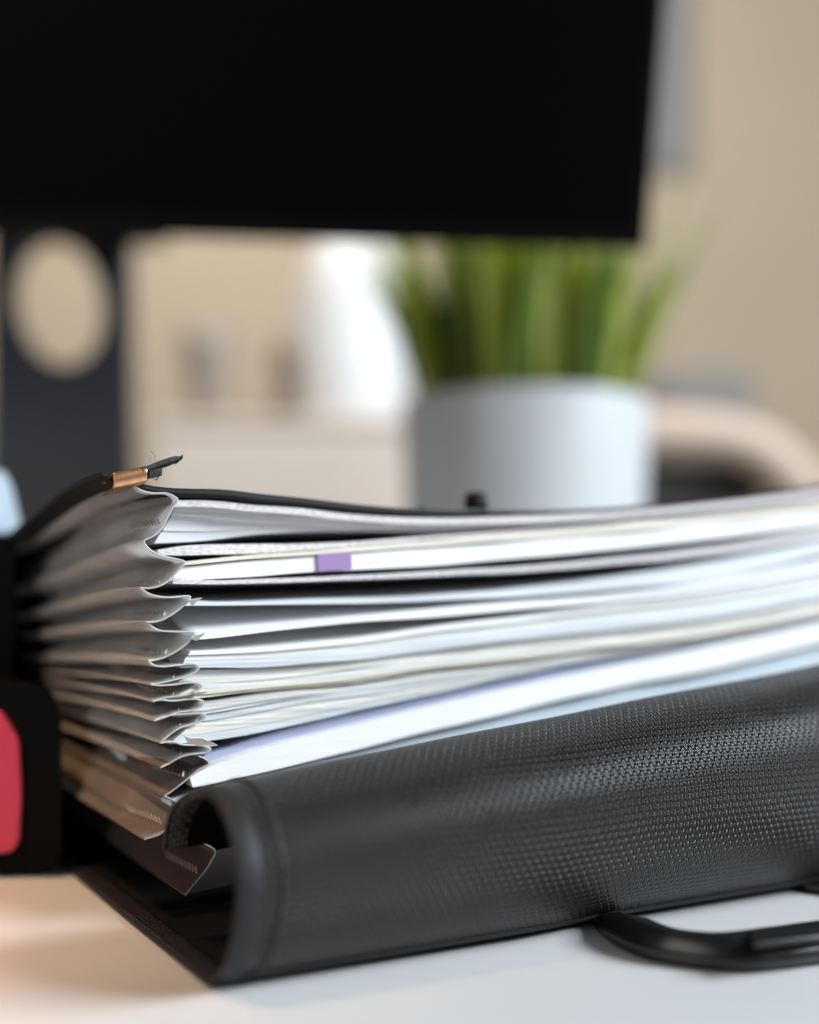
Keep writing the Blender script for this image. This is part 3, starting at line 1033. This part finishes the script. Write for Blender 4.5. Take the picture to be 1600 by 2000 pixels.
# purple tab on the booklet's edge and green line on the pale sheaf
b0 = MB + 0.0022 - 0.0003
q = []
for (x, y) in ((619, 1083), (681, 1079), (682, 1112), (621, 1117)):
    a, z = on_b(x, y, b0)
    q.append((a, b0 - 0.0006 - (0.0014 if x > 650 else 0), z))
vs, fs = extrude_poly(q, (0, 0.0004, 0))
tag(build("sticky_tab", vs, fs, MAT['purple'], None, FOLD, smooth_shade=False), "small purple sticky tab on the white booklet's edge", "tab")
b0 = MB + 0.003
q = []
for (x, y) in ((412, 1532), (417, 1531), (419, 1552), (414, 1553)):
    a, z = on_b(x, y, b0)
    q.append((a, b0 - 0.0007, z))
vs, fs = extrude_poly(q, (0, 0.0009, 0))
tag(build("index_flag", vs, fs, MAT['green'], None, FOLD, smooth_shade=False), "tiny green index flag on the pale blue paper sheaf", "flag")

# dog-eared paper corners that poke out beside the pleat tips
def corner(pts, mat, label):
    P = []
    for x, y, b in pts:
        a, z = on_b(x, y, MB + b)
        P.append((a, MB + b, z))
    vs, fs = extrude_poly(P, (0, 0.0006, 0.0001))
    o = build("paper_corner", vs, fs, MAT[mat], None, FOLD, smooth_shade=False)
    return tag(o, label, "paper corner", "paper corners beside the pleats")


corner([(368, 1172, -.001), (395, 1168, -.004), (384, 1176, -.001), (376, 1184, .001)], 'p_white', "white paper corner poking out beside the third pleat tip from the lid")
corner([(374, 1248, -.001), (401, 1236, -.004), (396, 1242, -.002), (384, 1252, .001)], 'p_white', "white paper corner poking out beside the fourth pleat tip from the lid")
corner([(360, 1437, -.002), (372, 1442, -.003), (395, 1442, -.005), (426, 1456, -.006), (408, 1458, -.005), (385, 1456, -.003), (366, 1450, -.002)], 'p_white', "folded white paper corner lying over the lilac blue sheaf")
corner([(378, 1352, -.001), (408, 1351, -.003), (396, 1356, -.001), (380, 1358, .001)], 'p_white', "white paper corner poking out beside the sixth pleat tip from the lid")

# ------------------------------------------------------------------ things on the desk
# --- monitor hanging over the folder
MON = Matrix.Translation(on_Y(1265, 490, 0.80)) @ Matrix.Rotation(math.radians(-2.0), 4, 'Z') @ Matrix.Rotation(math.radians(2.2), 4, 'Y') @ Matrix.Rotation(math.radians(15), 4, 'X')
monitor = empty("computer_monitor", MON)
tag(monitor, "large black computer monitor standing behind the folder", "monitor")
Wm, Hm, Tm = 0.82, 0.48, 0.028
vs, fs = box_vf((-Wm/2, Tm/2, Hm/2), (Wm, Tm, Hm))
build("monitor_housing", vs, fs, MAT['monitor'], monitor, smooth_shade=False, bevel=0.003)
vs, fs = box_vf((-Wm/2, -0.0006, Hm/2 + 0.004), (Wm - 0.016, 0.002, Hm - 0.022))
build("screen", vs, fs, MAT['screen'], monitor, smooth_shade=False)
Yn = 1.30
# stand neck with its oval cable hole
nk = []
outer = [on_Y(x, y, Yn) for x, y in ((-22, 330), (250, 330), (254, 700), (262, 1150), (275, 1560), (-34, 1560), (-28, 1150), (-24, 700))]
bm = bmesh.new()
NH = 40
hole = []
for k in range(NH):
    t = 2*math.pi*k/NH
    ex, ey = 86*math.cos(t), 126*math.sin(t)
    an = math.radians(14)
    hole.append(on_Y(112 + ex*math.cos(an) - ey*math.sin(an)*-1, 588 + ex*math.sin(an)*-1 + ey*math.cos(an)*-1 * -1, Yn))
ov = []
# outer ring sampled by angle so it can be bridged with the hole
ctr = on_Y(112, 588, Yn)
def ray_out(d):
    best = None
    n = len(outer)
    for i in range(n):
        p, q = outer[i], outer[(i+1) % n]
        e = q - p
        den = d.x*e.z - d.z*e.x
        if abs(den) < 1e-12:
            continue
        w_ = p - ctr
        t = (w_.x*e.z - w_.z*e.x)/den
        s = (w_.x*d.z - w_.z*d.x)/den
        if t > 0 and -1e-6 <= s <= 1 + 1e-6 and (best is None or t < best):
            best = t
    return ctr + d*best
dirs = [(h - ctr).normalized() for h in hole]
outs = [ray_out(d) for d in dirs]
# make sure the outline's corners are kept
for c in outer:
    dc = (c - ctr).normalized()
    k = max(range(NH), key=lambda i: dirs[i].dot(dc))
    outs[k] = c.copy()
V, fc = [], []
th = Vector((0, 0.024, 0))
for k in range(NH):
    V += [hole[k], outs[k], hole[k] + th, outs[k] + th]
for k in range(NH):
    k2 = (k+1) % NH
    i, j = 4*k, 4*k2
    fc += [(i, i+1, j+1, j), (i+2, j+2, j+3, i+3), (i, j, j+2, i+2), (i+1, i+3, j+3, j+1)]
inv = MON.inverted()
build("stand_neck", [inv @ v for v in V], fc, MAT['stand'], monitor, smooth_shade=False)
p0 = on_Y(112, 350, 1.08)
vs, fs = box_vf((p0.x, 1.08, p0.z + 0.05), (0.11, 0.44, 0.10))
build("stand_mount", [inv @ Vector(v) for v in vs], fs, MAT['monitor'], monitor, smooth_shade=False, bevel=0.006)
c0 = on_Y(130, 1500, Yn)
vs, fs = box_vf((c0.x, 1.36, 0.006), (0.30, 0.24, 0.012))
build("stand_foot", [inv @ Vector(v) for v in vs], fs, MAT['stand'], monitor, smooth_shade=False, bevel=0.004)

# --- plant in a white pot
PY = 1.02
pc = on_Y(1024, 1150, PY)
sc = PY / F
plant = empty("potted_plant", Matrix.Translation((pc.x, PY, 0)))
tag(plant, "grassy green plant in a white pot beside the monitor", "plant")
rr = 240 * sc
zr = EYE + (HOR - 752) / F * (PY - rr)
prof = [(0.0, 0.002), (rr*0.86, 0.002), (rr*0.90, 0.006), (rr*0.955, zr*0.55), (rr, zr - 0.004), (rr, zr), (rr - 0.003, zr), (rr - 0.005, zr - 0.012), (rr - 0.006, zr - 0.02), (0.0, zr - 0.02)]
vs, fs = lathe_vf(prof, 64)
pot = build("pot", vs, fs, MAT['pot'], plant)
pot.modifiers.new("crisp", 'EDGE_SPLIT').split_angle = math.radians(50)
vs, fs = lathe_vf([(0.0, zr - 0.012), (rr*0.5, zr - 0.011), (rr - 0.006, zr - 0.014)], 40)
build("soil", vs, fs, MAT['soil'], plant)


def blade_mesh(i, L, Wd, bend):
    rnd = random.Random(i)
    me = bpy.data.meshes.new("leaf")
    V, fc = [], []
    n = 12
    tw = rnd.uniform(-0.5, 0.5)
    for k in range(n + 1):
        t = k / n
        ang = bend * t ** 1.6
        y = L * (t * math.sin(ang * 0.55))
        z = L * (t * math.cos(ang * 0.55))
        w = Wd * (0.55 + 0.45*math.sin(math.pi*min(1, t*1.3))) * (1 - smooth((t - 0.55)/0.45)*0.97)
        cx, sx = math.cos(tw*t), math.sin(tw*t)
        for s_, cup in ((-1, 0.25), (0, 0), (1, 0.25)):
            V.append((s_*w*cx, y + s_*w*sx + cup*w, z))
    for k in range(n):
        for c in range(2):
            i0 = k*3 + c
            fc.append((i0, i0+1, i0+4, i0+3))
    me.from_pydata(V, [], fc)
    for p in me.polygons:
        p.use_smooth = True
    me.materials.append(MAT['leaf'])
    return me


bl = [blade_mesh(i, random.Random(i*3+1).uniform(0.155, 0.225), random.Random(i).uniform(0.0045, 0.0080), random.Random(i+50).uniform(0.1, 0.5)) for i in range(10)]
for i in range(290):
    r = rr * 0.80 * math.sqrt(random.random())
    t = random.uniform(0, 2*math.pi)
    o = bpy.data.objects.new("leaf", bl[i % 10])
    COL.objects.link(o)
    o.parent = plant
    o.location = (r*math.cos(t), r*math.sin(t), zr - 0.014)
    lean = (0.05 + 0.40 * r / rr * random.uniform(0.5, 1.1)) * (0.3 if math.sin(t) < -0.4 else 1)
    yaw = t - math.pi/2 + random.uniform(-0.5, 0.5)
    o.rotation_euler = Euler((-lean, 0, yaw), 'XYZ')
    o.scale = (1, 1, random.uniform(0.8, 1.1))
# long blades leaning out past the pot's rim on either side
for (rz, lean, loc, sz) in ((-1.45, 0.55, (rr*0.72, 0.0, zr - 0.014), 1.0), (-1.6, 0.40, (rr*0.62, 0.01, zr - 0.014), 1.2), (-1.5, 0.30, (rr*0.78, -0.01, zr - 0.014), 1.25), (1.5, 0.16, (-rr*0.80, -0.01, zr - 0.014), 0.95), (1.55, 0.26, (-rr*0.70, 0.02, zr - 0.014), 0.9), (1.4, 0.10, (-rr*0.74, -0.03, zr - 0.014), 0.95), (1.6, 0.20, (-rr*0.82, 0.03, zr - 0.014), 0.85)):
    o = bpy.data.objects.new("leaf", bl[3])
    COL.objects.link(o)
    o.parent = plant
    o.location = loc
    o.rotation_euler = Euler((-lean, 0, rz), 'XYZ')
    o.scale = (1.2, 1, sz)

# --- black desk box with a red front, left of the folder
Yr = 0.425
body_px = [(-170, 1330), (70, 1336), (104, 1352), (120, 1395), (122, 1650), (108, 1698), (-170, 1735)]
P = round_poly([(on_Y(x, y, Yr).x, on_Y(x, y, Yr).z) for x, y in body_px], 0.004, 4)
zmin = min(p[1] for p in P)
organizer = empty("desk_box", Matrix.Translation((P[0][0], Yr, 0)))
tag(organizer, "black rounded desk box with a red front panel beside the folder", "desk box")
off = Vector((P[0][0], Yr, 0))
dvec = Vector((WX, WY, 0)) * 0.075
vs, fs = extrude_poly([Vector((x, Yr, max(z, 0.0012))) - off for x, z in P], dvec)
build("box_body", vs, fs, MAT['bblack'], organizer, smooth_shade=False, bevel=0.0015)
red_px = [(-140, 1385), (6, 1388), (40, 1443), (46, 1545), (41, 1640), (28, 1662), (-140, 1690)]
P = round_poly([(on_Y(x, y, Yr).x, on_Y(x, y, Yr).z) for x, y in red_px], 0.002, 4)
vs, fs = extrude_poly([Vector((x, Yr - 0.0018, z)) - off for x, z in P], (0, 0.003, 0))
build("front_panel", vs, fs, MAT['red'], organizer, smooth_shade=False, bevel=0.0007)

# --- black storage case behind it with a pale blue cup on top
Yc = 0.47
p = on_Y(34, 1042, Yc)
cw = 0.13
outl = round_poly([(p.x - cw, 0.0008), (p.x, 0.0008), (p.x, p.z), (p.x - cw, p.z)], 0.006, 4)
vs, fs = extrude_poly([(x, Yc, z) for x, z in outl], Vector((WX, WY, 0)) * 0.09)
case = build("storage_case", vs, fs, MAT['bblack'], smooth_shade=False, bevel=0.002)
tag(case, "plain black storage case behind the red fronted box", "case")
hgt = (1045 - 922) / F * Yc
cr = 0.026
yc2 = Yc + 0.045
pr = on_Y(24, 922, yc2)
hgt = pr.z - p.z
ctr = Vector((pr.x - cr, yc2, p.z + 0.0002))
vs, fs = lathe_vf([(0, 0.0005), (cr*1.08, 0.0005), (cr*1.10, 0.004), (cr*0.95, hgt - 0.006), (cr*0.84, hgt), (0, hgt)], 40)
cup = build("lidded_cup", [Vector(v) + ctr for v in vs], fs, MAT['paleblue'])
tag(cup, "small pale blue lidded cup standing on the black case", "cup")

# ------------------------------------------------------------------ far background, out of focus
def at(x, y, Y):
    return on_Y(x, y, Y)


# low cabinet with vases
Yb = 1.95
cl, cr_ = at(300, 900, Yb), at(800, 830, Yb)
cab = empty("sideboard", Matrix.Translation(((cl.x + cr_.x)/2, Yb, -0.73)))
tag(cab, "pale low sideboard standing behind the desk", "sideboard")
ztp = at(500, 815, Yb).z
wid = cr_.x - cl.x
vs, fs = box_vf((0, 0.2, (ztp + 0.73)/2 - 0.01), (wid, 0.4, ztp + 0.73 - 0.02))
build("cabinet_body", vs, fs, MAT['cabinet'], cab, smooth_shade=False, bevel=0.004)
vs, fs = box_vf((0, 0.2, ztp + 0.73 - 0.0085), (wid + 0.02, 0.42, 0.018))
build("cabinet_top", vs, fs, MAT['cabinet'], cab, smooth_shade=False, bevel=0.004)
for sgn in (0,):
    vs, fs = box_vf((0, -0.006, (ztp + 0.73)/2), (wid - 0.008, 0.012, ztp + 0.73 - 0.08))
    build("cabinet_door", vs, fs, MAT['cabinet'], cab, smooth_shade=False, bevel=0.003)

k = 2.05 / F
c = at(680, 1000, 2.05)
vz = ztp + 0.0008
hv = at(0, 440, 2.05).z - vz
vs, fs = lathe_vf([(0, 0.0), (112*k, 0.0), (120*k, 0.01), (118*k, hv*0.35), (108*k, hv*0.7), (80*k, hv*0.92), (52*k, hv), (46*k, hv), (50*k, hv*0.9), (0, hv*0.85)], 48)
v1 = build("white_vase", [Vector(v) + Vector((c.x, 2.13, vz)) for v in vs], fs, MAT['vase_white'])
tag(v1, "tall white vase on the sideboard between monitor stand and plant", "vase")
c = at(400, 1000, 2.05)
hv = at(0, 640, 2.05).z - vz
vs, fs = lathe_vf([(0, 0.0), (22*k, 0.0), (26*k, 0.01), (50*k, hv*0.8), (54*k, hv), (48*k, hv), (0, hv*0.9)], 40)
v2 = build("taupe_vase", [Vector(v) + Vector((c.x, 2.09, vz)) for v in vs], fs, MAT['taupe'])
tag(v2, "small taupe flared vase on the sideboard beside the monitor stand", "vase")
c = at(552, 1000, 2.05)
hv = at(0, 660, 2.05).z - vz
vs, fs = lathe_vf([(0, 0.0), (24*k, 0.0), (24*k, hv*0.3), (12*k, hv*0.45), (26*k, hv*0.75), (20*k, hv), (0, hv)], 32)
v3 = build("wooden_figurine", [Vector(v) + Vector((c.x, 2.09, vz)) for v in vs], fs, MAT['brown'])
tag(v3, "small brown turned wooden ornament between the two vases", "ornament")

# beige tub chair at the right with a dark seat and a grey cushion
Yh = 1.95
chair = empty("tub_chair", Matrix.Translation((at(1420, 1000, Yh).x, Yh, -0.73)))
tag(chair, "beige upholstered tub chair with a dark seat behind the plant", "chair")
off = Vector((at(1420, 1000, Yh).x, Yh, -0.73))
rail = [at(x, y, Yh) for x, y in ((1120, 850), (1250, 842), (1370, 846), (1450, 862), (1510, 898), (1560, 950), (1600, 1020), (1620, 1120), (1625, 1400))]
pp = catmull([p - off for p in rail], 6)
V, fc = [], []
R_ = 46 * Yh / F
for i, p in enumerate(pp):
    t = (pp[min(i+1, len(pp)-1)] - pp[max(i-1, 0)]).normalized()
    n = Vector((-t.z, 0, t.x))
    for j in range(12):
        an = 2*math.pi*j/12
        V.append(p + n * (R_*math.cos(an)) + Vector((0, 1, 0)) * (R_*1.3*math.sin(an)))
for i in range(len(pp) - 1):
    for j in range(12):
        j2 = (j+1) % 12
        fc.append((i*12+j, i*12+j2, (i+1)*12+j2, (i+1)*12+j))
build("arm_rail", V, fc, MAT['chair'], chair)
x0, x1 = at(1130, 0, Yh).x, at(1520, 0, Yh).x
zt_ = at(0, 892, Yh).z
vs, fs = box_vf(((x0+x1)/2 - off.x, 0.09, zt_ + 0.73 - (zt_ + 0.25)/2), (x1 - x0, 0.10, zt_ + 0.25))
build("seat_panel", vs, fs, MAT['chair_dark'], chair, smooth_shade=False, bevel=0.02)
for sx in (0.02, 0.98):
    for sy in (-0.02, 0.35):
        vs, fs = box_vf((x0 + (x1-x0)*sx - off.x, sy, 0.25), (0.035, 0.035, 0.5))
        build("leg", vs, fs, MAT['brown'], chair, smooth_shade=False)
vs, fs = box_vf((x0 + 0.12 - off.x, 0.20, 0.45), (0.40, 0.40, 0.10))
build("seat", vs, fs, MAT['chair_dark'], chair, smooth_shade=False, bevel=0.02)
pc_ = at(1365, 765, 2.25)
vs, fs = box_vf((0, 0, -0.17), (0.20, 0.12, 0.42))
cu = build("grey_cushion", [Vector(v) + Vector((pc_.x, 2.27, pc_.z + 0.0)) for v in vs], fs, MAT['cushion'], smooth_shade=True, bevel=0.035)
tag(cu, "grey brown cushion leaning behind the tub chair's rail", "cushion")
# grey panel hung on the wall, right of the monitor
q0, q1 = at(1180, 330, 3.18), at(1345, -120, 3.18)
vs, fs = box_vf(((q0.x+q1.x)/2, 3.184, (q0.z+q1.z)/2), (q1.x - q0.x, 0.028, q1.z - q0.z))
gp = build("wall_panel", vs, fs, MAT['greypanel'], smooth_shade=False, bevel=0.004)
tag(gp, "grey picture panel hung on the beige wall beside the monitor", "picture")
